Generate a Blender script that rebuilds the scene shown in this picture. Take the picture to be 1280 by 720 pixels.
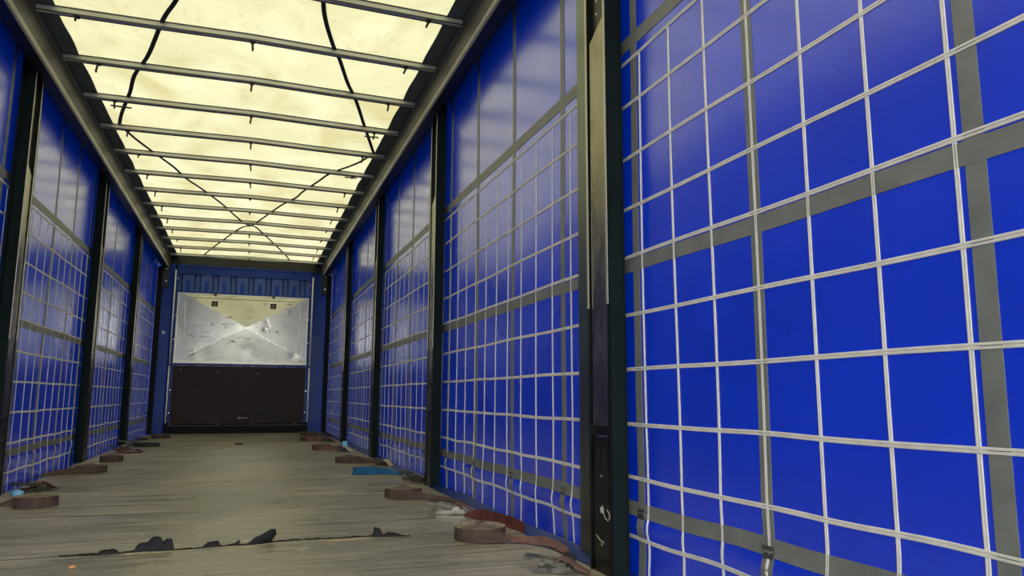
import bpy, math, random
from mathutils import Vector, Matrix
from math import sin, cos, pi, exp
random.seed(7)
for o in list(bpy.data.objects): bpy.data.objects.remove(o)
S = bpy.context.scene
C = S.collection

# ------------------------------------------------------------------ camera
F_PX, YAW, PITCH, ROLL = 921.3, 0.3414, 0.1462, 0.0051
CAM = Vector((0.0778, 0.0, 0.5522))
Fv = Vector((sin(YAW)*cos(PITCH), cos(YAW)*cos(PITCH), sin(PITCH)))
R0 = Vector((cos(YAW), -sin(YAW), 0)); U0 = R0.cross(Fv)
Rv = cos(ROLL)*R0 + sin(ROLL)*U0; Uv = -sin(ROLL)*R0 + cos(ROLL)*U0
cd = bpy.data.cameras.new('camera'); cam = bpy.data.objects.new('camera', cd); C.objects.link(cam)
cd.sensor_width = 36; cd.lens = F_PX/1280*36; cd.clip_start = 0.02; cd.clip_end = 200
cam.matrix_world = Matrix(((Rv.x, Uv.x, -Fv.x, CAM.x), (Rv.y, Uv.y, -Fv.y, CAM.y), (Rv.z, Uv.z, -Fv.z, CAM.z), (0, 0, 0, 1)))
S.camera = cam

# ------------------------------------------------------------------ light: open sky over the translucent roof and through the open rear
ZENITH, REAR = 1.55, 6.0
w = bpy.data.worlds.new('sky'); S.world = w; w.use_nodes = True
nt = w.node_tree; bg = nt.nodes['Background']
tc = nt.nodes.new('ShaderNodeTexCoord'); sx = nt.nodes.new('ShaderNodeSeparateXYZ'); mr = nt.nodes.new('ShaderNodeMapRange'); wm_ = nt.nodes.new('ShaderNodeMix')
nt.links.new(tc.outputs['Generated'], sx.inputs[0]); nt.links.new(sx.outputs['Y'], mr.inputs[0])
mr.inputs['From Min'].default_value = -.55; mr.inputs['From Max'].default_value = -.95      # bright hazy sky low behind the open rear doors
mr.inputs['To Min'].default_value = ZENITH; mr.inputs['To Max'].default_value = REAR
bg.inputs[0].default_value = (0.95, 0.98, 1.0, 1); nt.links.new(mr.outputs[0], bg.inputs[1])
nt.nodes.remove(wm_)
vs = S.view_settings; vs.view_transform = 'Standard'; vs.look = 'None'; vs.gamma = 1; vs.exposure = 0.08; vs.use_curve_mapping = False

# ------------------------------------------------------------------ materials
def srgb(r, g, b):
    f = lambda c: (c/255/12.92) if c/255 <= 0.04045 else ((c/255+0.055)/1.055)**2.4
    return (f(r), f(g), f(b), 1)
def mat(name, col, rough=.5, metal=0, spec=.5, coat=0):
    m = bpy.data.materials.new(name); m.use_nodes = True
    b = m.node_tree.nodes['Principled BSDF']
    b.inputs['Base Color'].default_value = col; b.inputs['Roughness'].default_value = rough
    b.inputs['Metallic'].default_value = metal; b.inputs['Specular IOR Level'].default_value = spec
    if coat: b.inputs['Coat Weight'].default_value = coat; b.inputs['Coat Roughness'].default_value = rough
    return m
def noise(m, scale, detail=4, vec=None, dist=0, stretch=None):
    n = m.node_tree; t = n.nodes.new('ShaderNodeTexNoise'); t.inputs['Scale'].default_value = scale
    t.inputs['Detail'].default_value = detail; t.inputs['Distortion'].default_value = dist
    g = n.nodes.new('ShaderNodeNewGeometry'); mp = n.nodes.new('ShaderNodeMapping')
    if stretch: mp.inputs['Scale'].default_value = stretch
    n.links.new(g.outputs['Position'], mp.inputs['Vector']); n.links.new(mp.outputs[0], t.inputs['Vector'])
    return t
def ramp(m, src, stops):
    n = m.node_tree; r = n.nodes.new('ShaderNodeValToRGB'); e = r.color_ramp.elements
    while len(e) < len(stops): e.new(.5)
    for i, (p, c) in enumerate(stops): e[i].position = p; e[i].color = c if len(c) == 4 else (*c, 1)
    n.links.new(src, r.inputs[0]); return r
def mix(m, a, b, fac, mode='MIX'):
    n = m.node_tree; x = n.nodes.new('ShaderNodeMix'); x.data_type = 'RGBA'; x.blend_type = mode
    for i, s in ((6, a), (7, b), (0, fac)):
        if hasattr(s, 'is_linked'): n.links.new(s, x.inputs[i])
        else: x.inputs[i].default_value = s
    return x.outputs[2]
def bump(m, src, strength, dist=.01, node='Principled BSDF', prev=None):
    n = m.node_tree; b = n.nodes.new('ShaderNodeBump'); b.inputs['Strength'].default_value = strength
    b.inputs['Distance'].default_value = dist; n.links.new(src, b.inputs['Height'])
    if prev: n.links.new(prev, b.inputs['Normal'])
    n.links.new(b.outputs[0], n.nodes[node].inputs['Normal']); return b.outputs[0]
def setin(m, name, src): m.node_tree.links.new(src, m.node_tree.nodes['Principled BSDF'].inputs[name])
g1 = lambda v: (v, v, v, 1)
def vary(m, col, scale, amt=.25, stretch=None, rough=None):
    t = noise(m, scale, 6, stretch=stretch)
    d = tuple(c*(1-amt) for c in col[:3])+(1,); l = tuple(min(1, c*(1+amt)) for c in col[:3])+(1,)
    r = ramp(m, t.outputs[0], [(.3, d), (.7, l)]); setin(m, 'Base Color', r.outputs[0])
    if rough:
        q = ramp(m, t.outputs[0], [(.3, g1(rough[0])), (.7, g1(rough[1]))]); setin(m, 'Roughness', q.outputs[0])
    return r.outputs[0]

# curtain: blue PVC with faint scuffs
BLUE = (0.002, 0.030, 0.50, 1)
m_cur = mat('blue_tarpaulin', BLUE, .27, 0, .45, 1.0); m_cur.node_tree.nodes['Principled BSDF'].inputs['IOR'].default_value = 1.5; m_cur.node_tree.nodes['Principled BSDF'].inputs['Coat Roughness'].default_value = .2; m_cur.node_tree.nodes['Principled BSDF'].inputs['Coat IOR'].default_value = 1.75
t1 = noise(m_cur, 3.0, 5); c1 = ramp(m_cur, t1.outputs[0], [(.3, (0.001, .028, .58, 1)), (.7, (0.001, .040, .74, 1))])
t2 = noise(m_cur, 22, 5, dist=.8, stretch=(1, 1.3, .5)); s2a = ramp(m_cur, t2.outputs[0], [(.64, g1(0)), (.69, g1(1))])
t2b = noise(m_cur, 2.3, 2); s2b = ramp(m_cur, t2b.outputs[0], [(.60, g1(0)), (.66, g1(.30))])
s2m = mix(m_cur, s2a.outputs[0], s2b.outputs[0], 1.0, 'MULTIPLY')
setin(m_cur, 'Base Color', mix(m_cur, c1.outputs[0], (.25, .33, .62, 1), s2m))
t3 = noise(m_cur, 3, 1); rr = ramp(m_cur, t3.outputs[0], [(.3, g1(.25)), (.7, g1(.33))]); setin(m_cur, 'Roughness', rr.outputs[0])
t4 = noise(m_cur, 5, 1); bb = bump(m_cur, t4.outputs[0], .10, .006)

_n = m_cur.node_tree; _o = _n.nodes['Material Output']; _t = _n.nodes.new('ShaderNodeBsdfTranslucent'); _t.inputs[0].default_value = (0.0, .09, 1, 1)
_m = _n.nodes.new('ShaderNodeMixShader'); _m.inputs[0].default_value = .055      # thin tarpaulin lets some daylight through
_n.links.new(_n.nodes['Principled BSDF'].outputs[0], _m.inputs[1]); _n.links.new(_t.outputs[0], _m.inputs[2]); _n.links.new(_m.outputs[0], _o.inputs[0])
m_skirt = mat('blue_skirt_vinyl', (0.004, .028, .16, 1), .4); vary(m_skirt, (0.004, .028, .16, 1), 8, .3)
m_belt = mat('grey_belt', srgb(122, 126, 118), .45); vary(m_belt, srgb(126, 128, 118), 14, .15)
m_web = mat('cream_webbing', srgb(222, 220, 208), .55); vary(m_web, srgb(234, 229, 212), 25, .10)
m_plate = mat('buckle_plate_steel', srgb(92, 92, 86), .4, .4)
m_rivet = mat('rivet_steel', srgb(210, 210, 200), .25, 1)
# roof: cream translucent sheet
m_roof = bpy.data.materials.new('translucent_roof_sheet'); m_roof.use_nodes = True
n = m_roof.node_tree; n.nodes.clear()
out = n.nodes.new('ShaderNodeOutputMaterial'); tr = n.nodes.new('ShaderNodeBsdfTranslucent'); df = n.nodes.new('ShaderNodeBsdfDiffuse'); mx = n.nodes.new('ShaderNodeMixShader')
mx.inputs[0].default_value = .35
a = noise(m_roof, 2.2, 8, dist=.8, stretch=(1, .7, 1)); r1 = ramp(m_roof, a.outputs[0], [(.32, (.66, .58, .29, 1)), (.5, (.76, .71, .41, 1)), (.72, (.86, .81, .52, 1))])
b2 = noise(m_roof, 11, 8, dist=2.5); r2 = ramp(m_roof, b2.outputs[0], [(.28, g1(.86)), (.42, g1(1))])
cc = mix(m_roof, r1.outputs[0], r2.outputs[0], 1.0, 'MULTIPLY')
n.links.new(cc, tr.inputs[0]); n.links.new(cc, df.inputs[0]); n.links.new(tr.outputs[0], mx.inputs[1]); n.links.new(df.outputs[0], mx.inputs[2]); n.links.new(mx.outputs[0], out.inputs[0])
m_edge = mat('dark_roof_edge', srgb(96, 106, 106), .7); vary(m_edge, srgb(92, 102, 102), 5, .12)
m_rail = mat('grey_rail_paint', srgb(96, 92, 86), .42, .3); vary(m_rail, srgb(88, 85, 80), 6, .15, stretch=(3, .3, 3))
m_railip = mat('lit_rail_lip', srgb(190, 187, 172), .35, .2)  # pale colour paints in the brightness of the rail's rounded lower edge
m_track = mat('black_track', srgb(26, 28, 28), .45)
m_bow = mat('galvanised_bow', srgb(206, 208, 196), .35, .15); vary(m_bow, srgb(206, 208, 194), 12, .15, stretch=(.4, 1, 1))
m_rim = mat('bow_rim', srgb(84, 82, 84), .45, .5)
m_hook = mat('dark_steel_hook', srgb(52, 46, 50), .5, .4)
m_cord = mat('black_cord', srgb(38, 36, 40), .7)
m_post = mat('black_post_paint', srgb(20, 21, 21), .3, .1, .4); vary(m_post, srgb(20, 21, 20), 9, .3, rough=(.25, .42))
m_teal = mat('dark_green_post_side', srgb(22, 32, 33), .7, 0, .08); vary(m_teal, srgb(22, 32, 33), 4, .2)
m_flange = mat('grey_green_flange', srgb(108, 118, 104), .3, .8); vary(m_flange, srgb(106, 116, 102), 14, .18, stretch=(1, 1, .3))
m_fill = mat('worn_post_infill', srgb(150, 144, 124), .3, .95); vary(m_fill, srgb(150, 144, 124), 18, .25, stretch=(1, 1, .35), rough=(.22, .34))
m_lip = mat('galvanised_lip', srgb(186, 182, 162), .3, .35)
m_chip = mat('bare_metal_chip', srgb(190, 186, 170), .4, .4)
# floor
m_floor = mat('worn_phenolic_floor', srgb(110, 106, 90), .42)
fa = noise(m_floor, 1.3, 8, dist=.8); fr = ramp(m_floor, fa.outputs[0], [(.25, srgb(128, 123, 102)), (.5, srgb(154, 147, 122)), (.8, srgb(190, 180, 148))])
fb = noise(m_floor, 5, 8, dist=1.0, stretch=(.35, 3.5, 1)); fbr = ramp(m_floor, fb.outputs[0], [(.3, g1(.62)), (.46, g1(.95)), (.7, g1(1.15))])
fc = mix(m_floor, fr.outputs[0], fbr.outputs[0], 1.0, 'MULTIPLY')
fd = noise(m_floor, 3.2, 10, dist=1.6, stretch=(.45, 6, 1)); fdr = ramp(m_floor, fd.outputs[0], [(.61, g1(0)), (.66, g1(.6))])
fc = mix(m_floor, fc, srgb(74, 68, 58), fdr.outputs[0])
fe = noise(m_floor, 9, 10, dist=1.2); fer = ramp(m_floor, fe.outputs[0], [(.64, g1(0)), (.69, g1(.6))])
fc = mix(m_floor, fc, srgb(206, 198, 168), fer.outputs[0])
fg = noise(m_floor, 7, 6, dist=.4, stretch=(.25, 7, 1)); fgr = ramp(m_floor, fg.outputs[0], [(.32, g1(.74)), (.5, g1(1.0)), (.68, g1(1.14))])
fc = mix(m_floor, fc, fgr.outputs[0], 1.0, 'MULTIPLY')
fh = noise(m_floor, 26, 5); fhr = ramp(m_floor, fh.outputs[0], [(.3, g1(.85)), (.7, g1(1.1))]); fc = mix(m_floor, fc, fhr.outputs[0], 1.0, 'MULTIPLY')
setin(m_floor, 'Base Color', fc)
frr = ramp(m_floor, fb.outputs[0], [(.3, g1(.27)), (.7, g1(.48))]); setin(m_floor, 'Roughness', frr.outputs[0])
bump(m_floor, fd.outputs[0], .25, .004)
m_wood = mat('pale_bare_plywood', srgb(192, 172, 132), .8); vary(m_wood, srgb(190, 170, 130), 30, .25)
m_tear = mat('black_torn_film', srgb(20, 19, 20), .6); m_tear.node_tree.nodes['Principled BSDF'].inputs['Specular IOR Level'].default_value = .25
m_groove = mat('dark_seam', srgb(50, 46, 38), .8)
m_sub = mat('black_side_sill', srgb(24, 25, 26), .6)
m_ground = mat('asphalt', srgb(90, 90, 88), .9)
# front wall
m_blue = mat('blue_painted_steel', (0.003, .032, .26, 1), .35, 0, .25); vary(m_blue, (0.003, .042, .30, 1), 4, .22, rough=(.24, .38))
m_blue2 = mat('pale_blue_corrugation', (0.03, .085, .33, 1), .35); vary(m_blue2, (0.03, .085, .33, 1), 8, .2)
m_rod = mat('white_seal_rod', srgb(240, 240, 234), .35)
m_brown = mat('brown_phenolic_board', srgb(56, 44, 42), .5, 0, .2)
ba = noise(m_brown, 2.5, 6); bar = ramp(m_brown, ba.outputs[0], [(.3, srgb(40, 31, 31)), (.7, srgb(54, 40, 40))])
bb_ = noise(m_brown, 22, 9, dist=1.5, stretch=(.4, 1, 1.6)); bbr = ramp(m_brown, bb_.outputs[0], [(.72, g1(0)), (.78, g1(.4))])
setin(m_brown, 'Base Color', mix(m_brown, bar.outputs[0], srgb(120, 104, 96), bbr.outputs[0]))
m_alu = mat('scuffed_aluminium_sheet', srgb(196, 196, 186), .27, .9)
aa = noise(m_alu, 3.2, 8, dist=1.2); aar = ramp(m_alu, aa.outputs[0], [(.3, srgb(192, 192, 182)), (.6, srgb(208, 206, 194))])
ab = noise(m_alu, 9, 10, dist=1.8, stretch=(.6, 1, 1.6)); abr = ramp(m_alu, ab.outputs[0], [(.61, g1(0)), (.67, g1(.7))])
setin(m_alu, 'Base Color', mix(m_alu, aar.outputs[0], srgb(96, 90, 78), abr.outputs[0]))
ac = noise(m_alu, 4, 3); bump(m_alu, ac.outputs[0], .1, .01)
m_alued = mat('bright_sheet_edge', srgb(216, 214, 200), .35, .4)
m_black = mat('black_rubber_and_gap', srgb(10, 10, 12), .6, 0, .2)
m_dkgrey = mat('grey_corner_bracket', srgb(66, 66, 62), .5, .4)
m_white = mat('white_sticker', srgb(235, 236, 235), .5)
# straps
def strapmat(name, c):
    m = mat(name, c, .8); vary(m, c, 30, .35); t = noise(m, 220, 2); bump(m, t.outputs[0], .5, .001); return m
m_brw = strapmat('dirty_maroon_webbing', srgb(80, 62, 52)); m_brt = strapmat('dusty_webbing_edge', srgb(184, 168, 138))
m_red = strapmat('red_webbing', srgb(96, 44, 36)); m_pink = strapmat('faded_red_webbing', srgb(118, 84, 72))
m_tq = strapmat('blue_webbing', srgb(12, 86, 128)); m_drk = strapmat('black_webbing', srgb(46, 48, 46))
m_zinc = mat('zinc_ratchet', srgb(150, 148, 136), .25, .95); vary(m_zinc, srgb(140, 137, 124), 40, .5)
m_hand = mat('dull_ratchet_handle', srgb(104, 101, 90), .4, .6); vary(m_hand, srgb(104, 101, 88), 50, .4)
m_cap = mat('pale_blue_plastic', srgb(120, 190, 225), .4)
m_paper = mat('crumpled_white_paper', srgb(228, 226, 214), .8)
m_orange = mat('orange_wood_chip', srgb(216, 150, 84), .8)

# ------------------------------------------------------------------ mesh helpers
class MB:
    def __init__(s): s.v = []; s.f = []; s.mi = []
    def add(s, vs, fs, mi=0):
        o = len(s.v); s.v += [tuple(p) for p in vs]; s.f += [tuple(i+o for i in q) for q in fs]; s.mi += [mi]*len(fs)
    def box(s, x0, x1, y0, y1, z0, z1, mi=0):
        s.add([(x0, y0, z0), (x1, y0, z0), (x1, y1, z0), (x0, y1, z0), (x0, y0, z1), (x1, y0, z1), (x1, y1, z1), (x0, y1, z1)],
              [(0, 3, 2, 1), (4, 5, 6, 7), (0, 1, 5, 4), (1, 2, 6, 5), (2, 3, 7, 6), (3, 0, 4, 7)], mi)
    def prism(s, poly, axis, a, b, mi=0):
        """extrude a 2D polygon along axis ('y': poly in x,z; 'x': poly in y,z; 'z': poly in x,y)"""
        P = {'y': lambda p, t: (p[0], t, p[1]), 'x': lambda p, t: (t, p[0], p[1]), 'z': lambda p, t: (p[0], p[1], t)}[axis]
        k = len(poly); vs = [P(p, a) for p in poly]+[P(p, b) for p in poly]
        s.add(vs, [tuple(range(k))[::-1], tuple(range(k, 2*k))]+[(i, (i+1) % k, k+(i+1) % k, k+i) for i in range(k)], mi)
    def tube(s, pts, r, seg=8, mi=0, flat=1.0):
        pts = [Vector(p) for p in pts]; k = len(pts); rings = []
        for i, p in enumerate(pts):
            d = (pts[min(i+1, k-1)]-pts[max(i-1, 0)]).normalized()
            up = Vector((0, 0, 1)) if abs(d.z) < .95 else Vector((1, 0, 0))
            a = d.cross(up).normalized(); b = a.cross(d)
            rings += [p+a*(cos(2*pi*j/seg)*r)+b*(sin(2*pi*j/seg)*r*flat) for j in range(seg)]
        fs = [(i*seg+j, i*seg+(j+1) % seg, (i+1)*seg+(j+1) % seg, (i+1)*seg+j) for i in range(k-1) for j in range(seg)]
        fs += [tuple(range(seg))[::-1], tuple((k-1)*seg+j for j in range(seg))]
        s.add(rings, fs, mi)
    def ribbon(s, pts, ws, th, mi=0):
        """a webbing band: centre points, half-width vectors"""
        k = len(pts); vs = []
        for i in range(k):
            p = Vector(pts[i]); h = Vector(ws[i]); d = (Vector(pts[min(i+1, k-1)])-Vector(pts[max(i-1, 0)])).normalized()
            nn = d.cross(h).normalized()*th/2
            vs += [p+h+nn, p-h+nn, p-h-nn, p+h-nn]
        fs = [(i*4+j, i*4+(j+1) % 4, (i+1)*4+(j+1) % 4, (i+1)*4+j) for i in range(k-1) for j in range(4)]
        fs += [(3, 2, 1, 0), tuple((k-1)*4+j for j in range(4))]
        s.add(vs, fs, mi)
    def build(s, name, mats, parent=None, smooth=False, bevel=0):
        me = bpy.data.meshes.new(name); me.from_pydata(s.v, [], s.f); 
        if not isinstance(mats, (list, tuple)): mats = [mats]
        for m in mats: me.materials.append(m)
        me.polygons.foreach_set('material_index', s.mi)
        if smooth: me.polygons.foreach_set('use_smooth', [True]*len(me.polygons))
        me.update()
        o = bpy.data.objects.new(name, me); C.objects.link(o)
        if parent: 
            o.parent = parent
            if parent.type == 'EMPTY' and not getattr(parent, 'keep', False): pass
        if bevel:
            b = o.modifiers.new('bevel', 'BEVEL'); b.width = bevel; b.segments = 2; b.limit_method = 'ANGLE'
        return o
def tag(o, label=None, cat=None, group=None, kind=None):
    if label: o['label'] = label
    if cat: o['category'] = cat
    if group: o['group'] = group
    if kind: o['kind'] = kind
    return o
def thing(name, loc, label, cat, group=None, rz=0):
    o = bpy.data.objects.new(name, None); C.objects.link(o); o.location = loc; o.rotation_euler = (0, 0, rz); o.empty_display_size = .05
    return tag(o, label, cat, group)
def hz(a): x = sin(a*12.9898)*43758.5453; return x-math.floor(x)

YB = 11.735      # front wall plane
Y0 = -0.9        # open rear end
# ------------------------------------------------------------------ floor
f = MB(); f.box(-1.175, 1.175, Y0, YB+.1, -.06, 0)
floor = f.build('floor', m_floor); tag(floor, 'worn grey brown plywood trailer floor', None, None, 'structure')
for s_, nm in ((-1, 'trim_1'), (1, 'trim_2')):
    q = MB(); q.box(min(s_*1.175, s_*1.3), max(s_*1.175, s_*1.3), Y0, YB+.1, -.09, -.035)
    tag(q.build(nm, m_sub), 'black floor edge sill under the curtain', None, None, 'structure')
# cross seams in the floor (shallow dark joints) and bare wood beside the torn seam
q = MB()
for y in (5.2, 7.4, 9.7):
    q.box(-1.17, 1.17, y-.002, y+.002, -.001, .0006)
q.box(-1.17, -.47, 2.998, 3.004, -.001, .0006); q.box(.75, 1.17, 3.02, 3.024, -.001, .0006)
q.build('floor_joint', m_groove, floor)
q = MB()
pts = []
def crack_y(x): return 3.006+.012*sin(x*5)+.006*sin(x*23+1)+(.025 if x > .12 else 0)*min(1, max(0, (x-.12)*12))*(1-min(1, max(0, (x-.5)*4)))
xs = [-.30+i*.02 for i in range(45)]
for i in range(len(xs)-1):
    xa, xb = xs[i], xs[i+1]
    wa = .004+.042*abs(sin(xa*9+.5))**2*(.4+hz(i)); wb = .004+.042*abs(sin(xb*9+.5))**2*(.4+hz(i+1))
    q.add([(xa, crack_y(xa)-.004, .0012), (xb, crack_y(xb)-.004, .0012), (xb, crack_y(xb)-.004-wb, .0008), (xa, crack_y(xa)-.004-wa, .0008)], [(0, 1, 2, 3)])
q.build('bare_wood', m_wood, floor)
# torn black film seam with curled flaps
seam = thing('torn_seam', (0, 3.0, 0), 'torn black film seam running across the floor with curled up flaps', 'floor damage')
q = MB(); xs = [-.50+i*.02 for i in range(62)]
for i in range(len(xs)-1):
    xa, xb = xs[i], xs[i+1]; h = .0025+.004*hz(i*3.1)*(1 if -.45 < xa < .7 else .2)
    q.add([(xa, crack_y(xa)-3-.003, .0015), (xb, crack_y(xb)-3-.003, .0015), (xb, crack_y(xb)-3+.003, .0015), (xa, crack_y(xa)-3+.003, .0015),
           (xa, crack_y(xa)-3+.003, h+.0015), (xb, crack_y(xb)-3+.003, h+.0015)], [(0, 1, 2, 3), (3, 2, 5, 4)])
q.build('seam_film', m_tear, seam)
def flap(x0, x1, prof, lean=.25):
    """standing torn flap; prof: heights along its length"""
    q = MB(); k = len(prof); n_ = 5; vs = []
    for i in range(k):
        x = x0+(x1-x0)*i/(k-1); yb = crack_y(x)-3
        for j in range(n_):
            t = j/(n_-1); vs.append((x+prof[i][1]*t, yb+lean*prof[i][0]*t*t, .001+prof[i][0]*t))
    m_ = len(vs); vs += [(a_, b_+.0025, c_) for a_, b_, c_ in vs]
    fs = []
    for i in range(k-1):
        for j in range(n_-1):
            a_ = i*n_+j; b_ = a_+n_; fs.append((a_, b_, b_+1, a_+1)); fs.append((m_+a_, m_+a_+1, m_+b_+1, m_+b_))
    for i in range(k-1): a_ = i*n_+n_-1; fs.append((a_, a_+n_, m_+a_+n_, m_+a_))
    for a_, b_ in [(0, 0), ((k-1)*n_, 0)]:
        for j in range(n_-1): fs.append((a_+j, a_+j+1, m_+a_+j+1, m_+a_+j))
    q.add(vs, fs); q.build('torn_flap', m_tear, seam)
Z = lambda *h: [(a_, 0) for a_ in h]
flap(-.43, -.375, Z(.002, .006, .008, .003), .6)
flap(-.385, -.315, Z(.003, .013, .016, .015, .017, .014, .004), .6)
flap(-.272, -.128, Z(.002, .02, .029, .03, .031, .034, .046, .049, .048, .046, .030, .040, .040, .038, .004, .002), .3)
flap(-.05, .018, Z(.002, .01, .018, .019, .02, .021, .004), .5)
flap(.03, .082, [(.003, 0), (.006, 0), (.009, .01), (.02, .014), (.004, .0)], .5)
flap(.105, .19, [(.003, 0), (.010, 0), (.026, .010), (.031, .016), (.041, .026), (.050, .034), (.049, .040), (.030, .034), (.012, .01)], .3)
flap(.34, .385, Z(.002, .006, .007, .003), .6)
flap(.565, .625, [(.003, 0), (.01, 0), (.036, -.005), (.03, .004), (.012, .0), (.003, 0)], .35)
flap(.612, .70, Z(.004, .016, .015, .009, .003), .6)
q = MB(); q.add([(0, 0, 0), (.016, -.002, .001), (.02, .006, .004), (.006, .009, .002), (.0, .003, .006), (.015, .003, .008)], [(0, 1, 2, 3), (0, 4, 5, 1), (4, 3, 2, 5), (0, 3, 4), (1, 5, 2)])
o = q.build('wood_chip', m_orange); o.location = (-.43, 2.80, .001); tag(o, 'small orange wood chip lying on the floor before the torn seam', 'debris')
o = q.build('dirt_flake', m_tear); o.location = (-.02, 9.0, .001); o.scale = (5, 7, 2); tag(o, 'dark flake of dirt on the floor near the front wall', 'debris')

# ------------------------------------------------------------------ side curtains
XC = 1.24
WZ = {1: [1.686, 1.528, 1.345, 1.170, 1.008, .817, .640, .467, .299, .123], -1: [1.70, 1.533, 1.350, 1.165, 1.003, .807, .626, .442, .263, .092]}
STR = {1: .889, -1: 5.170-.59*8}; WEB = {1: .926, -1: 5.428-.184*27}
def disp(s, y, z):
    ph = (y-STR[s])/.59
    d = .0035*sin(y*1.9+z*1.3+s)*sin(z*1.7+.5)+.0015*sin(y*5.3+z*2.1+s*2)
    k = .5+.5*cos(2*pi*ph)
    d += (.005+.006*k**3)*exp(-((z-.155)/.03)**2)
    low = max(0, 1-z/.6) if z < .6 else 0
    d += .004*low*sin(y*6.1+s)*sin(z*9+y)
    if s < 0: d += .012*exp(-((z-.02)/.09)**2)*(.5+.5*sin(y*3.4))
    return d
def wav(s, y, z):
    low = max(0, 1-z/.62) if z < .62 else 0
    return .003*low*sin(2*pi*y/.59+2.0*s+z*6)+.0012*low*sin(y*17+z*30)+.0012*sin(y*7+z*20)
def cx_(s, y, z, lift=0): return s*(XC-disp(s, y, z)-lift)
PROF = [(-.0062, .0), (-.0054, .0022), (-.0016, .0024), (-.0006, .0006), (.0006, .0006), (.0016, .0024), (.0054, .0022), (.0062, .0)]
PROFV = [(a_*.78, b_*.7) for a_, b_ in PROF]
def zlist(z0, z1):
    r = [z0]; z = z0
    while z < z1-1e-4:
        z += .018 if z < .34 else .06; r.append(min(z, z1))
    return r
def hstrip(s, zc, prof, mats, name, parent, y0=Y0, y1=YB-.12, step=.05, wave=True):
    q = MB(); n_ = int((y1-y0)/step); k = len(prof); vs = []
    for i in range(n_+1):
        y = y0+(y1-y0)*i/n_; dz = wav(s, y, zc) if wave else wav(s, y, zc)*.4
        for wv, hh in prof: vs.append((cx_(s, y, zc+dz+wv, hh+.0006), y, zc+dz+wv))
    q.add(vs, [(i*k+j, i*k+j+1, (i+1)*k+j+1, (i+1)*k+j)[::s] for i in range(n_) for j in range(k-1)])
    return q.build(name, mats, parent, smooth=False)
def vstrip(s, yc, z0, z1, prof, mats, name, parent, lift=0):
    q = MB(); zs = zlist(z0, z1); k = len(prof); vs = []
    for z in zs:
        dy = .002*sin(z*3+yc*9)+(.003*sin(z*22+yc*4) if z < .35 else 0)*min(1, max(0, (.35-z)*6))
        for wv, hh in prof: vs.append((cx_(s, yc+dy+wv, z, hh+.0006+lift), yc+dy+wv, z))
    q.add(vs, [(i*k+j, i*k+j+1, (i+1)*k+j+1, (i+1)*k+j)[::-s] for i in range(len(zs)-1) for j in range(k-1)])
    return q.build(name, mats, parent, smooth=False)
FL = lambda w_, n_=2, t=.0012: [(-w_/2, 0)]+[(-w_/2+w_*i/n_, t) for i in range(n_+1)]+[(w_/2, 0)]
for s, nm in ((-1, 'wall_left'), (1, 'wall_right')):
    q = MB(); zs = zlist(-.055, 2.535); n_ = 230; k = len(zs); vs = []
    for i in range(n_+1):
        y = Y0+(YB-.1-Y0)*i/n_
        for z in zs: vs.append((cx_(s, y, z), y, z))
    q.add(vs, [(i*k+j, i*k+j+1, (i+1)*k+j+1, (i+1)*k+j)[::-s] for i in range(n_) for j in range(k-1)])
    cur = q.build(nm, m_cur, smooth=True); tag(cur, 'blue tarpaulin side curtain with cream webbing grid on the %s side' % ('left' if s < 0 else 'right'), None, None, 'structure')
    for z in WZ[s]: hstrip(s, z, PROF, m_web, 'horizontal_webbing', cur)
    hstrip(s, 1.749, FL(.050), m_belt, 'upper_belt', cur, wave=False)
    hstrip(s, .977, FL(.044), m_belt, 'middle_belt', cur)
    hstrip(s, .208, FL(.043, 3), m_belt, 'lower_belt', cur)
    j = 0
    while True:
        y = STR[s]+.59*(j-2); j += 1
        if y > YB-.2: break
        if y < Y0: continue
        vstrip(s, y, -.04, 2.53, FL(.040), m_belt, 'reinforcing_strip', cur, lift=-.0003)
        # riveted plate on the lower belt
        q = MB(); x = cx_(s, y, .195, .001); yy = y+(.0)
        q.box(min(x, x-s*.004), max(x, x-s*.004), yy-.019, yy+.019, .178, .212, 0)
        pl = q.build('riveted_plate', m_plate, cur)
        for dy in (-.009, .009):
            q = MB(); q.tube([(x-s*.003, yy+dy, .198), (x-s*.0075, yy+dy, .198)], .0045, 8); q.build('rivet', m_rivet, pl)
    j = 0
    while True:
        y = WEB[s]+.184*(j-6); j += 1
        if y > YB-.14: break
        if y < Y0: continue
        vstrip(s, y, -.03, WZ[s][0], PROFV, m_web, 'vertical_webbing', cur)
# skirt along the right floor edge
q = MB(); n_ = 160; vs = []
for i in range(n_+1):
    y = Y0+(YB-.1-Y0)*i/n_; a_ = .006*sin(y*4)+.004*sin(y*11)
    vs += [(1.238, y, .016+.006*sin(y*5+1)), (1.222, y, .010), (1.202+a_*.4, y, .012+.003*sin(y*9)), (1.186+a_, y, .0025), (1.17+a_, y, .002)]
q.add(vs, [(i*5+j, (i+1)*5+j, (i+1)*5+j+1, i*5+j+1) for i in range(n_) for j in range(4)])
q.build('curtain_skirt', m_skirt, bpy.data.objects['wall_right'], smooth=True)

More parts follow.
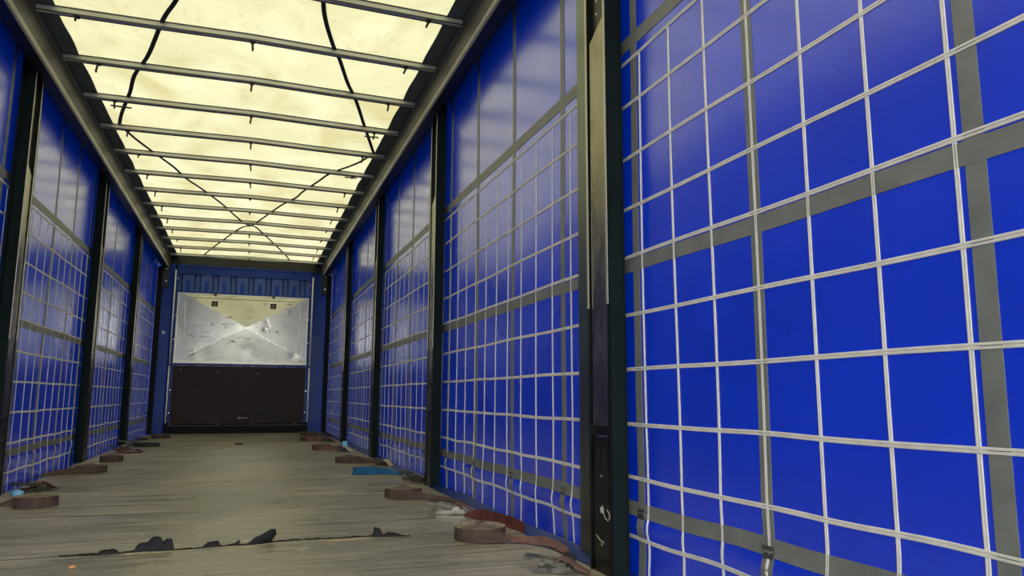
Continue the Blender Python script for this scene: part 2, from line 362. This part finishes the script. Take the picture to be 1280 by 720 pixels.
# ------------------------------------------------------------------ roof
ROOFZ = 2.622
bowY = [11.633-.6115*i for i in range(19)]
q = MB(); ny, nx = 340, 24; vs = []
def roofz(x, y):
    ph = ((11.633-y)/.6115) % 1.0
    return ROOFZ+.012*abs(sin(pi*ph))**.8*(1-(x/1.2)**4)+.004*sin(x*7+y*3)*sin(y*5)
for i in range(ny+1):
    y = Y0+(12.06-Y0)*i/ny
    for j in range(nx+1):
        x = -1.12+2.24*j/nx; vs.append((x, y, roofz(x, y)))
q.add(vs, [(i*(nx+1)+j, (i+1)*(nx+1)+j, (i+1)*(nx+1)+j+1, i*(nx+1)+j+1) for i in range(ny) for j in range(nx)])
roof = q.build('ceiling', m_roof, smooth=True); tag(roof, 'cream translucent roof sheet', None, None, 'structure')
for s, nm in ((-1, 'trim_3'), (1, 'trim_4')):       # opaque dark margins of the roof
    q = MB(); vs = []; n_ = 260
    for i in range(n_+1):
        y = Y0+(12.06-Y0)*i/n_; e = .997+.002*sin(y*5.18*2)+.002*sin(y*13)
        vs += [(s*e, y, 2.603), (s*1.12, y, 2.603), (s*e, y, 2.607), (s*1.12, y, 2.607)]
    q.add(vs, [(i*4, i*4+1, i*4+5, i*4+4)[::s] for i in range(n_)]+[(i*4+2, i*4+6, i*4+7, i*4+3)[::s] for i in range(n_)]+[(i*4, i*4+4, i*4+6, i*4+2) for i in range(n_)])
    tag(q.build(nm, m_edge), 'dark opaque margin of the roof sheet', None, None, 'structure')
for s, nm in ((-1, 'trim_5'), (1, 'trim_6')):       # roof side rails
    q = MB()
    q.prism([(s*a_, b_) for a_, b_ in [(1.086, 2.66), (1.086, 2.585), (1.092, 2.580), (1.092, 2.560), (1.102, 2.555), (1.102, 2.450), (1.16, 2.45), (1.16, 2.66)]], 'y', Y0, 12.10, 0)
    rail = q.build(nm, m_rail); tag(rail, 'painted steel roof rail along the top of the %s curtain' % ('left' if s < 0 else 'right'), None, None, 'structure')
    q = MB(); q.prism([(s*a_, b_) for a_, b_ in [(1.103, 2.4505), (1.101, 2.43), (1.096, 2.405), (1.088, 2.392), (1.097, 2.386), (1.150, 2.3865), (1.150, 2.4505)]], 'y', Y0, 12.10, 0)
    q.build('rail_lip', m_railip, rail, smooth=False)
    q = MB(); q.prism([(s*a_, b_) for a_, b_ in [(1.098, 2.3860), (1.098, 2.383), (1.155, 2.386), (1.155, 2.44), (1.185, 2.44), (1.185, 2.43), (1.20, 2.43), (1.20, 2.50), (1.225, 2.505), (1.262, 2.505), (1.30, 2.505), (1.30, 2.66), (1.1601, 2.66), (1.1601, 2.3862)]], 'y', Y0, 12.10, 0)
    q.build('curtain_track', m_track, rail)
# roof bows
def bz(x):  # bow underside height: slightly arched with a knee near the centre
    return 2.566+.012*(1-abs(x)/1.08)
def make_bow(i, y):
    t = thing('roof_bow', (0, y, 2.57), '', 'roof bow', 'roof bows under the translucent sheet')
    rnd = random.Random(i*5+1)
    q = MB(); xs = [-1.085, -1.0, -.96, -.5, -.03, 0, .03, .5, .96, 1.0, 1.085]
    sec = [(-.017, .034), (-.017, .004), (-.013, .004), (-.013, .0075), (.013, .0075), (.013, .004), (.017, .004), (.017, .034)]
    # centre face pale, side rims dark
    for mi, sec in ((0, [(-.0165, .032), (-.0165, .004), (.0165, .004), (.0165, .032)]), (1, [(-.0195, .007), (-.0195, .0), (-.0165, .0), (-.0165, .007)]), (1, [(-.0205, .038), (-.0205, .032), (.0205, .032), (.0205, .038)]), (1, [(.0165, .030), (.0165, .0), (.0195, .0), (.0195, .030)])):
        k = len(sec); vs = []
        for x in xs:
            for yy, zz in sec: vs.append((x, yy, bz(x)-2.57+zz+(.003 if abs(x) < .04 else 0)))
        q.add(vs, [(a_*k+b_, a_*k+(b_+1) % k, (a_+1)*k+(b_+1) % k, (a_+1)*k+b_) for a_ in range(len(xs)-1) for b_ in range(k)]+[tuple(range(k))[::-1], tuple((len(xs)-1)*k+j for j in range(k))], mi)
    q.build('bar', [m_bow, m_rim], t)
    for x in (-.895, 0, .90):
        q = MB(); L = rnd.choice((.045, .05, .04, .022, .05)) if not (x == 0 and i == 6) else .01
        dx = rnd.uniform(-.006, .006)+(-.012 if x > .5 else 0)
        z0 = bz(x)-2.57
        q.box(x-.012, x+.012, -.021, .021, z0-.004, z0+.002)
        q.tube([(x, -.012, z0), (x+dx*.3, -.012, z0-L*.5), (x+dx, -.013, z0-L), (x+dx, -.006, z0-L-.006)], .0065, 8)
        if (i, x) in ((10, -.895), (10, .90), (8, .90)):
            q.tube([(x-.02*(1 if x < 0 else -1.5), -.015, z0-L*.8), (x+.11*(1 if x < 0 else -.7), -.015, z0-L*.85)], .006, 8)
        q.build('hook', m_hook, t)
    return t
ordn = ['first', 'second', 'third', 'fourth', 'fifth', 'sixth', 'seventh', 'eighth', 'ninth', 'tenth', 'eleventh', 'twelfth', 'thirteenth', 'fourteenth', 'fifteenth', 'sixteenth', 'seventeenth', 'eighteenth', 'nineteenth', 'twentieth']
for i, y in enumerate(bowY):
    b = make_bow(i, y)
    b['label'] = 'pale metal roof bow with dangling hooks, %s counting from the front wall' % ordn[i]
# cords between bows and sheet
def cord(nm, pts, r, label):
    P = [Vector((x, y, 2.606)) for x, y in pts]; out = []
    for i in range(len(P)-1):
        a_, b_ = P[max(i-1, 0)], P[min(i+2, len(P)-1)]
        for j in range(8):
            t = j/8; p0, p1, p2, p3 = a_, P[i], P[i+1], b_
            out.append(.5*((2*p1)+(-p0+p2)*t+(2*p0-5*p1+4*p2-p3)*t*t+(-p0+3*p1-3*p2+p3)*t**3))
    out.append(P[-1]); q = MB(); q.tube(out, r, 8, flat=.6)
    return tag(q.build(nm, m_cord, smooth=True), label, 'cord')
cord('roof_strap', [(-.20, 3.0), (-.32, 3.6), (-.37, 3.95), (-.47, 4.25), (-.60, 4.75), (-.72, 5.1), (-.79, 5.42), (-.90, 5.85), (-.955, 6.12)], .013, 'thick black strap curving under the roof down the left half')
cord('roof_strap', [(.30, 3.0), (.33, 3.5), (.36, 3.85), (.44, 4.2), (.51, 4.42), (.60, 4.75), (.69, 5.02), (.82, 5.5), (.99, 6.12)], .013, 'thick black strap curving under the roof down the right half')
cord('roof_rope', [(-.955, 6.12), (-.88, 6.45), (-.745, 6.88), (-.66, 7.15), (-.58, 7.5), (-.473, 7.8), (-.33, 8.25), (-.26, 8.5), (-.15, 8.95), (-.03, 9.35), (.06, 9.42), (.14, 9.7), (.24, 10.1), (.36, 10.6), (.48, 11.1), (.58, 11.6)], .011, 'thin black cord from the left roof rail crossing to the front right corner')
cord('roof_rope', [(.99, 6.12), (.93, 6.35), (.86, 6.53), (.70, 6.85), (.62, 7.15), (.50, 7.6), (.455, 7.84), (.33, 8.2), (.20, 8.7), (.10, 9.1), (.02, 9.38), (-.08, 9.5), (-.20, 9.9), (-.34, 10.45), (-.48, 11.0), (-.62, 11.6)], .011, 'thin black cord from the right roof rail crossing to the front left corner')

# ------------------------------------------------------------------ side posts
def make_post(s, yc, label):
    t = thing('side_post', (s*1.195, yc, 0), label, 'post', 'sliding side posts')
    X = lambda x: s*x-s*1.195
    def bx(q, xa, xb, y0, y1, z0, z1, mi=0): a_, b_ = sorted((X(xa), X(xb))); q.box(a_, b_, y0, y1, z0, z1, mi)
    ZT = 2.44
    q = MB(); bx(q, 1.178, 1.222, -.075, .077, 0.0, ZT); bx(q, 1.161, 1.178, -.075, -.066, .0, ZT); bx(q, 1.161, 1.178, .068, .077, .0, ZT)
    q.build('column', m_post, t)
    q = MB(); bx(q, 1.163, 1.212, -.0835, -.0755, 0, ZT); bx(q, 1.212, 1.216, -.088-(.05 if s < 0 else 0), .085, 0.0, ZT+.05)
    q.build('near_side', m_teal, t)
    q = MB(); bx(q, 1.2225, 1.2265, .0855, .285, 0.0, ZT+.05); bx(q, 1.195, 1.2225, .0775, .084, 0, ZT)
    q.build('curtain_flange', m_flange, t)
    q = MB()
    for y0, y1 in ((-.077, -.064), (.066, .079)):
        q = MB(); bx(q, 1.1585, 1.1608, y0, y1, .85, ZT); q.build('lip', m_lip, t)
    # infill board in the channel with slanted top, rises to 1.83 m
    q = MB(); a_, b_ = sorted((X(1.166), X(1.1775)))
    q.prism([(-.055, .46), (.055, .46), (.055, 1.80), (-.055, 1.86)], 'x', a_, b_)
    q.build('infill', m_fill, t)
    q = MB(); q.prism([(-.052, .0), (.052, .0), (.052, .43), (-.052, .43)], 'x', a_, b_)
    q.build('lower_cover', m_post, t)
    q = MB()
    bx(q, 1.1645, 1.166, -.035, .02, .425, .43); q.build('cover_edge', m_rivet, t)
    for yy, zz in ((0, .09), (0, .30)):
        q = MB(); q.tube([(X(1.164), yy, zz), (X(1.167), yy, zz)], .006, 8); q.build('rivet', m_rivet, t)
    for k in range(9):
        q = MB(); q.tube([(X(1.176), .018, 1.9+k*.05), (X(1.1782), .018, 1.9+k*.05)], .005, 6); q.build('rivet', m_rivet, t)
    for y0, y1 in ((-.030, -.012), (.014, .032)):
        q = MB(); bx(q, 1.1648, 1.1662, y0, y1, .34, .385); q.build('slot', m_track, t)
    if s > 0 and yc < 3:
        q = MB(); P = [(.035*cos(a_)-.045, .165+.03*sin(a_)) for a_ in [i*pi/6 for i in range(10)]]
        q.tube([(X(1.158)-.002*math.sin(i), y, z) for i, (y, z) in enumerate([(-.018, .212), (-.028, .203), (-.030, .190), (-.040, .176), (-.055, .170), (-.066, .180), (-.064, .196), (-.052, .203)])], .0016, 6); q.build('wire_clip', m_lip, t); q = MB(); q.tube([(X(1.157), -.018, .206), (X(1.156), -.024, .190)], .006, 5)
        q.build('wire_clip', m_chip, t); q = MB(); q.tube([(X(1.16), .03, .115), (X(1.155), .01, .112), (X(1.155), -.01, .104), (X(1.16), -.024, .100)], .0018, 6)
        q.build('wire_clip', m_chip, t)
    return t
for yc, lab in ((2.195, 'large black side post nearest the camera on the right'), (4.60, 'black side post on the right, second from the camera'), (6.90, 'black side post on the right, third from the camera'), (9.17, 'black side post on the right, closest to the front wall')):
    make_post(1, yc, lab)
for yc, lab in ((4.78, 'large black side post at the left edge of the view'), (7.07, 'black side post on the left beyond the largest one'), (9.33, 'black side post on the left closest to the front wall')):
    make_post(-1, yc, lab)

# ------------------------------------------------------------------ front wall
XL, XR = -.975, .93
q = MB(); q.box(-1.32, 1.32, YB+.065, YB+.12, -.08, 2.453); 
fw = q.build('wall_front', m_blue); tag(fw, 'blue painted steel front wall of the trailer', None, None, 'structure')
for s, xa, xb in ((-1, -1.30, XL-.03), (1, XR+.04, 1.30)):
    q = MB(); P = [(xa, YB+.06), (xb, YB+.06), (xb, YB+.01), (xb-.03*(1 if s < 0 else -1)*1, YB-.012)]
    if s < 0: P = [(-1.30, YB+.06), (xb, YB+.06), (xb, YB), (xb-.025, YB-.02), (-1.30, YB-.02)]
    else: P = [(1.30, YB+.06), (xb, YB+.06), (xb, YB), (xb+.025, YB-.02), (1.30, YB-.02)]
    q.prism(P, 'z', 0.0, 2.455); tag(q.build('trim_7' if s < 0 else 'trim_8', m_blue), 'blue steel corner pillar of the front wall', None, None, 'structure')
    q = MB(); q.box(min(s*1.166, s*1.235), max(s*1.166, s*1.235), YB-.09, YB-.021, 0, 2.40); tag(q.build('trim_9' if s < 0 else 'trim_10', m_black), 'black strip standing in for the shaded gap between curtain and corner pillar', None, None, 'structure')  # solid black strip paints the shade of the gap beside the pillar
q = MB(); q.box(-1.3, 1.3, 12.00, 12.10, 2.456, 2.70); q.box(-1.3, 1.3, YB+.0, 11.9995, 2.456, 2.462)
tag(q.build('trim_11', m_track), 'black roof header above the front wall', None, None, 'structure')
q = MB(); q.box(XL, XR, YB-.005, YB+.06, 2.32, 2.455); q.box(XL, XR, YB-.025, YB-.005, 2.32, 2.345); q.box(XL, XR, YB-.02, YB-.005, 2.43, 2.455); tag(q.build('trim_12', m_blue), 'blue header beam of the front wall', None, None, 'structure')
# corrugated sheet above and behind the panels (trapezoid ribs)
q = MB(); x = XL; vs = []; pitch = .25; prof = []
while x < XR:
    for dx, dy in ((0, .045), (.055, .045), (.075, .0), (.23, .0), (.25, .045)): prof.append((min(x+dx, XR), YB+dy))
    x += pitch
k = len(prof)
q.add([(a_, b_, .9) for a_, b_ in prof]+[(a_, b_, 2.33) for a_, b_ in prof], [(i, i+1, k+i+1, k+i) for i in range(k-1)])
q.build('corrugated_sheet', m_blue2, fw)
q = MB()
x = XL
while x < XR-.2: q = MB(); q.box(x+.122, x+.182, YB-.004, YB-.0005, 2.065, 2.22); q.build('rib_embossing', m_blue, fw); x += pitch
q = MB(); q.box(XL, XR, YB-.02, YB+.02, 2.035, 2.062); q.box(XL, XR, YB-.018, YB+.01, .985, 1.022)
q.box(XL-.002, XL+.028, YB-.025, YB+.02, .15, 2.32); q.box(XR-.028, XR+.002, YB-.025, YB+.02, .15, 2.32); q.build('panel_frame', m_blue, fw)
for x in (XL+.013, XR-.013):
    for z in (.3, .62, 1.35, 1.7, 2.1, 2.24): q = MB(); q.tube([(x, YB-.025, z), (x, YB-.030, z)], .009, 8); q.build('frame_rivet', m_rivet, fw)
# vertical pale rods
for s, x in ((-1, XL-.022), (1, XR+.026)):
    t = thing('door_seal_rod', (x, YB-.035, .13), 'pale vertical rod on the %s of the front wall panels' % ('left' if s < 0 else 'right'), 'rod')
    q = MB(); q.tube([(0, 0, .02), (0, 0, .84)], .0125, 10); q.build('rod', m_rod, t, smooth=True); q = MB(); q.tube([(0, 0, .855), (0, 0, 2.235)], .0125, 10); q.build('rod', m_rod, t, smooth=True)
    q = MB(); q.tube([(0, 0, .838), (0, 0, .857)], .015, 10); q.build('sleeve', m_black, t); q = MB(); q.tube([(0, 0, -.01), (0, 0, .02)], .014, 10); q.build('sleeve', m_black, t)
# corner brackets
for s in (-1, 1):
    t = thing('corner_bracket', (s*1.125, YB-.05, 2.10), 'dark grey steel bracket in the top %s corner of the front wall' % ('left' if s < 0 else 'right'), 'bracket')
    q = MB(); q.prism([(-.045, .0), (.04, .0), (.045, .34), (-.04, .34)], 'y', -.02, .02); q.prism([(-.045*1, .0), (-.03, .0), (-.03, .34), (-.04, .34)], 'y', -.05, -.02); q.build('plate', m_dkgrey, t, bevel=.004)
    q = MB(); q.tube([(0.01, -.02, .085), (0.01, -.035, .085)], .016, 8); q.build('bolt', m_rivet, t); q = MB(); q.tube([(0, -.02, .27), (0, -.03, .27)], .009, 8); q.build('bolt', m_rivet, t)
# aluminium panel with cross creases
t = thing('metal_panel', (0, YB-.040, 1.03), 'scuffed dented aluminium panel with diagonal creases on the upper front wall', 'panel')
xa, xb, za, zb_ = XL+.03, XR-.03, 0.0, 1.0; cxm, czm = (xa+xb)/2+.03, .52
q = MB(); N = 60; M = 40; vs = []
def tri(u, v):
    a_ = abs(u-(cxm))/((xb-xa)/2); b_ = abs(v-czm)/(.5); return .062*(1-max(a_, b_))
dents = [(.30, .62, .03, .007), (.33, .55, .025, .01), (.28, .50, .03, .012), (.0, .52, .10, .010), (.05, .2, .09, .012), (-.55, .12, .10, .008), (.2, .1, .12, .008), (.72, .12, .06, .010), (-.2, .3, .12, .004)]
for j in range(M+1):
    for i in range(N*2+1):
        u = xa+(xb-xa)*i/(N*2); v = za+(zb_-za)*j/M
        d = tri(u, v)
        for du, dv, r, h in dents: d -= .35*h*exp(-((u-du)**2+(v-dv)**2)/(r*r))
        vs.append((u, -d, v))
W_ = N*2+1
q.add(vs, [(j*W_+i, j*W_+i+1, (j+1)*W_+i+1, (j+1)*W_+i) for j in range(M) for i in range(N*2)])
q.build('sheet', m_alu, t)
q = MB(); q.box(xa-.004, xb+.004, -.030, .0, -.022, .012); q.box(xa-.004, xa+.012, -.012, .008, 0.012, .99); q.box(xb-.012, xb+.004, -.012, .008, 0.012, .99); q.box(xa-.004, xb+.004, -.012, .008, .99, 1.006)
q.build('edge_trim', m_alued, t)
for x, z0, z1 in ((-.835, .25, .88), (.785, .14, .88)):
    q = MB(); q.box(x-.012, x+.012, -.022, -.0, z0, z1); q.build('vertical_rib', m_alued, t, bevel=.004)
q = MB(); q.box(-.78, .74, -.014, -.002, .936, .942); q.build('top_groove', m_dkgrey, t)
for x in (-.44, .385):
    q = MB(); q.box(x-.042, x+.042, -.030, -.004, .815, .895); o = q.build('ring_plate', m_black, t, bevel=.008); q = MB(); q.tube([(x, -.02, 1.0), (x, -.028, 1.0)], .022, 12); q.build('catch', m_dkgrey, t)
    q = MB(); q.tube([(x+.02*cos(a_), -.034, .853+.02*sin(a_)) for a_ in [i*pi/8 for i in range(17)]], .005, 6); q.build('ring', m_chip, o)
for x, z in ((-.86, .79), (.80, .90), (.03, .40), (-.83, .42)): q = MB(); q.tube([(x, -.004, z), (x, -.022, z)], .010, 8); q.build('screw', m_rivet, t)
# scuffs baked as separate dirt streaks: small dark smears around the dents
# brown board
t = thing('kick_board', (0, YB-.036, .14), 'dark brown phenolic plywood board on the lower front wall', 'board')
q = MB(); q.box(XL+.03, XR-.03, -.004, .008, .0, .825); q.build('board', m_brown, t)
for x, z in ((-.84, .77), (-.34, .75), (.215, .735)): q = MB(); q.tube([(x, -.004, z), (x, -.007, z)], .007, 8); q.build('white_dot', m_chip, t)
q = MB(); q.box(-.02, .10, -.0055, -.004, .078, .083); q.box(-.022, -.017, -.0055, -.004, .055, .105); q.build('white_mark', m_chip, t)
t = thing('floor_kerb', (0, YB-.06, 0), 'black steel kerb with grey ledge at the foot of the front wall', 'kerb')
q = MB(); q.box(XL-.03, XR+.03, .0, .06, .0, .115); q.box(XL-.03, XR+.03, .03, .06, .115, .155); q.build('kerb_plate', m_black, t)
q = MB(); q.box(XL-.01, XR+.01, -.006, .03, .109, .119); q.build('ledge', m_dkgrey, t)
for x in (-.93, -.30, .16, .78): q = MB(); q.tube([(x, .03, .137), (x, .012, .137)], .020, 10); q.build('bolt', m_dkgrey, t)
q = MB(); q.box(-1.125, -1.085, YB-.0235, YB-.0205, 1.425, 1.465); tag(q.build('sticker', m_white), 'small white sticker on the left blue corner pillar', 'sticker')

# ------------------------------------------------------------------ ratchet straps
def coil_parts(t, r, h, side, top, turns=13, dome=.012, flat=1.0):
    turns = int(turns*2)
    q = MB(); N = 40*turns; pts = []; ws = []
    for i in range(N+1):
        a_ = 2*pi*i/40; rr = .018+(r-.018)*i/N+.0007*sin(a_*3.3)
        lift = dome*(1-i/N)**1.2+.0008*sin(a_*2.1+i*.05)
        pts.append((rr*cos(a_), rr*sin(a_)*flat, h/2+.001+lift)); ws.append((0, 0, h/2))
    q.ribbon(pts, ws, .0029)
    for i in range(N):                     # dusty top edge faces get the second material
        for j in range(4):
            if j in (3,): pass
    for idx, fc_ in enumerate(q.f):
        zz = [q.v[v_][2] for v_ in fc_]
        if min(zz) > h*.72: q.mi[idx] = 1
    q.build('coil', [side, top], t)
def tail(t, pts, wds, mt, name='tail', th=.003):
    """pts world offsets, wds half-width vectors; smooth interpolation"""
    P = [Vector(p) for p in pts]; Wd = [Vector(p) for p in wds]; a_, b_ = [], []
    for i in range(len(P)-1):
        for j in range(8):
            u = j/8
            def cr(A):
                p0, p1, p2, p3 = A[max(i-1, 0)], A[i], A[i+1], A[min(i+2, len(A)-1)]
                return .5*((2*p1)+(-p0+p2)*u+(2*p0-5*p1+4*p2-p3)*u*u+(-p0+3*p1-3*p2+p3)*u**3)
            a_.append(cr(P)); b_.append(cr(Wd))
    a_.append(P[-1]); b_.append(Wd[-1]); q = MB(); q.ribbon(a_, b_, th)
    return q.build(name, mt, t, smooth=False)
def ratchet(t, loc, rz, wm, sc=1.0, open_=.25):
    r = bpy.data.objects.new('ratchet', None); 
    q = MB()
    for y in (-.028, .028):      # base frame, spindle wheels and raised handle plates
        q.prism([(-.060, .004), (.055, .004), (.062, .012), (.05, .022), (-.05, .018), (-.064, .010)], 'y', y-.0015, y+.0015, 0)
        q.prism([(.014, .018), (.034, .020), (.030, .034), (-.02, .044), (-.095, .050), (-.10, .042), (-.03, .032)], 'y', y*.85-.0012, y*.85+.0012, 1)
        q.tube([(.022, y*1.04, .022), (.022, y*1.14, .022)], .015, 14, 0)
    q.tube([(.022, -.03, .022), (.022, .03, .022)], .008, 10, 0); q.tube([(-.052, -.03, .011), (-.052, .03, .011)], .005, 8, 0)
    q.prism([(-.098, .040), (-.055, .043), (-.055, .048), (-.098, .051)], 'y', -.024, .024, 1)
    q.tube([(-.03, -.024, .038), (-.03, .024, .038)], .004, 8, 0); q.tube([(.052, -.029, .013), (.052, .029, .013)], .005, 8, 0)
    M_ = Matrix.Translation(loc) @ Matrix.Rotation(rz, 4, 'Z') @ Matrix.Scale(sc, 4)
    q.v = [tuple(M_ @ Vector(v_)) for v_ in q.v]
    o = q.build('ratchet', [m_zinc, m_hand], t)
    bpy.data.objects.remove(r)
    if wm:
        q = MB(); q.ribbon([(-.0, 0, .034), (.022, 0, .046), (.05, 0, .036), (.085, 0, .014), (.11, 0, .004)], [(0, .024, 0)]*5, .003)
        q.v = [tuple(M_ @ Vector(v_)) for v_ in q.v]; q.build('webbing_stub', wm, o)
    return o
Hh = Vector((0, 0, .024))
G = 'ratchet straps along the curtains'
# right 1 (nearest)
t = thing('ratchet_strap', (.968, 2.87, 0), 'coiled maroon ratchet strap nearest the camera beside the big right post', 'strap', G)
coil_parts(t, .100, .050, m_brw, m_brt, 12, .014)
tail(t, [(-.085, -.055, .026), (-.02, -.105, .026), (.04, -.116, .024), (.085, -.122, .018)], [(0, 0, .024), (0, 0, .024), (0, .010, .018), (.002, .018, .008)], m_brw)
tail(t, [(.07, -.120, .020), (.11, -.13, .014), (.15, -.16, .014), (.18, -.21, .018), (.205, -.29, .016), (.215, -.36, .005)],
     [(.001, .014, .012), (.004, .020, .006), (.006, .018, .011), (.014, .012, .012), (.02, .01, .006), (.022, .008, 0)], m_pink)
tail(t, [(.225, -.33, .004), (.20, -.42, .003), (.16, -.52, .004), (.13, -.60, .006)], [(.024, .006, 0), (.024, .008, 0), (.022, .01, 0), (.02, .012, 0)], m_drk, 'short_end')
ratchet(t, (.065, -.61, 0), -.55, m_pink, 1.0)
# right 2
t = thing('ratchet_strap', (.922, 4.16, 0), 'coiled dark maroon ratchet strap on the floor just past the torn seam on the right', 'strap', G)
coil_parts(t, .102, .050, m_brw, m_brt, 12, .012)
tail(t, [(-.09, -.05, .026), (-.03, -.107, .026), (.05, -.13, .022), (.12, -.17, .016), (.18, -.24, .012), (.225, -.34, .008), (.235, -.42, .004)],
     [(0, 0, .024), (0, 0, .024), (0, 0, .021), (.0, .012, .012), (.008, .014, .007), (.018, .01, .003), (.022, .006, 0)], m_brw)
ratchet(t, (.10, -.66, 0), -.35, m_pink, 1.15)
tail(t, [(.15, -.74, .008), (.18, -.86, .022), (.205, -1.00, .026), (.235, -1.12, .026), (.25, -1.20, .020), (.262, -1.22, .012), (.275, -1.14, .012)],
     [(.018, .008, .010), (.008, .004, .022), (0, 0, .025), (0, 0, .025), (0, 0, .024), (0, .004, .022), (0, .008, .018)], m_red, 'loose_webbing')
# right 3 blue
t = thing('ratchet_strap', (.92, 5.42, 0), 'bright blue folded ratchet strap on the right, the only blue one', 'strap', G)
tail(t, [(.03, .02, .026), (-.07, .03, .026), (-.105, .0, .026), (-.08, -.03, .026), (.0, -.045, .026), (.09, -.05, .024), (.16, -.08, .016), (.22, -.16, .006)],
     [(0, 0, .024)]*5+[(0, .004, .022), (.006, .012, .014), (.012, .02, .0)], m_tq, 'folded_webbing')
tail(t, [(-.10, .02, .028), (-.06, -.01, .045), (.0, -.015, .048), (.07, -.02, .046), (.12, -.05, .03)], [(0, .02, 0), (0, .02, .002), (0, .02, 0), (0, .018, 0), (0, .016, 0)], m_tq, 'folded_webbing')
ratchet(t, (.215, -.46, 0), -1.25, None, 1.1); ratchet(t, (.245, -.62, 0), -1.0, None, .9)
# right 4
def plain(x, y, label, r=.10, rat=None, tl=1, wm=None, tm=None):
    t = thing('ratchet_strap', (x, y, 0), label, 'strap', G)
    coil_parts(t, r, .05, m_brw, m_brt, 9, .010)
    if tl:
        s = tl
        tail(t, [(-.8*r*s, -.55*r, .026), (-.2*r*s, -1.06*r, .026), (.7*r*s, -1.12*r, .024), (1.5*r*s, -1.4*r, .02), (2.2*r*s, -2.0*r, .012), (2.6*r*s, -3.0*r, .005)],
             [(0, 0, .024), (0, 0, .024), (0, 0, .024), (0, .006, .02), (.008*s, .014, .012), (.018, .012, 0)], tm or m_brw)
    if rat: ratchet(t, (*rat[:2], 0), rat[2], wm, 1.05)
    return t
plain(.905, 6.42, 'coiled maroon ratchet strap on the right just behind the blue strap', .105, (.235, -.38, -1.1), 1, m_brt)
t = plain(.83, 7.95, 'coiled maroon ratchet strap on the right with a blue tab on its ratchet', .095, (.185, -.28, -.9), 1, m_brt, m_pink)
q = MB(); q.box(.175, .225, -.30, -.27, .05, .10); q.build('blue_tab', m_cap, t)
plain(.83, 9.55, 'coiled red brown ratchet strap on the right near the front wall, nearer of two', .11, (.20, -.25, -.8), .85, m_pink, m_pink)
plain(.92, 10.75, 'coiled red brown ratchet strap at the right foot of the front wall', .12, (.2, -.3, -.6), 1, m_red)
# left side
t = thing('ratchet_strap', (-.885, 4.37, 0), 'coiled maroon ratchet strap at the left edge of the view', 'strap', G)
coil_parts(t, .098, .050, m_brw, m_brt, 12, .004)
tail(t, [(.02, .098, .026), (-.05, .10, .026), (-.11, .06, .018), (-.17, .05, .006), (-.23, .10, .004)], [(0, 0, .024), (0, 0, .024), (0, .01, .018), (0, .024, .004), (0, .024, 0)], m_brw)
ratchet(t, (-.15, .62, 0), .9, m_pink, 1.25)
q = MB(); q.add([(-.19+.03*cos(a_), .45+.025*sin(a_), z) for z in (0.004, .025) for a_ in [i*pi/4 for i in range(8)]]+[(-.19, .45, .034)], [(i, (i+1) % 8, 8+(i+1) % 8, 8+i) for i in range(8)]+[(8+i, 8+(i+1) % 8, 16) for i in range(8)])
q.build('blue_cap', m_cap, t, smooth=True)
plain(-.945, 6.10, 'coiled maroon ratchet strap on the left with torn white paper beside it', .105, None, -1)
plain(-.955, 7.03, 'coiled maroon ratchet strap on the left behind the paper scraps', .088, None, 0)
t = thing('ratchet_strap', (-.96, 8.1, 0), 'loose red ratchet strap in a flat heap by the left curtain', 'strap', G)
tail(t, [(-.12, -.05, .006), (-.05, .0, .02), (.02, -.05, .03), (.08, .0, .02), (.12, -.06, .008), (.02, -.12, .012), (-.08, -.12, .008)], [(.0, .04, .0), (0, .04, .01), (0, .04, 0), (0, .035, -.01), (0, .03, 0), (0, .03, 0), (0, .03, 0)], m_red, 'heap')
ratchet(t, (-.10, .25, 0), .6, m_brt, 1.1)
t = thing('ratchet_strap', (-.90, 8.95, 0), 'flat coiled black ratchet strap by the left curtain near the front wall', 'strap', G)
coil_parts(t, .12, .035, m_drk, m_drk, 7, .004); ratchet(t, (-.17, .05, 0), .4, m_drk, 1.4)
plain(-.93, 10.55, 'coiled red brown ratchet strap at the left foot of the front wall', .11, (-.16, -.45, .7), 0, m_brt)
# paper scraps on the left
for i, (x, y, r) in enumerate(((-1.07, 6.32, .03), (-1.03, 6.52, .026), (-.99, 6.58, .02), (-1.09, 6.15, .024))):
    q = MB(); vs = []
    for a_ in range(5):
        for b_ in range(5): vs.append(((a_-2)*r*.55+.004*hz(a_*b_+i), (b_-2)*r*.55+.005*hz(a_+b_*3+i), .004+.022*hz(a_*7+b_*3+i*5)))
    q.add(vs, [(a_*5+b_, a_*5+b_+1, (a_+1)*5+b_+1, (a_+1)*5+b_) for a_ in range(4) for b_ in range(4)])
    po = q.build('paper_scrap', m_paper); tag(po, 'torn white paper scrap by the left curtain, %s' % ['second nearest of four', 'second farthest of four', 'farthest of the four scraps', 'nearest of the four scraps'][i], 'paper', 'paper scraps beside the left post')
    po.location = (x, y, 0)
q = MB(); q.box(-60, 60, -60, 60, -1.25, -1.2); tag(q.build('ground', m_ground), 'asphalt yard under the trailer', None, None, 'structure')
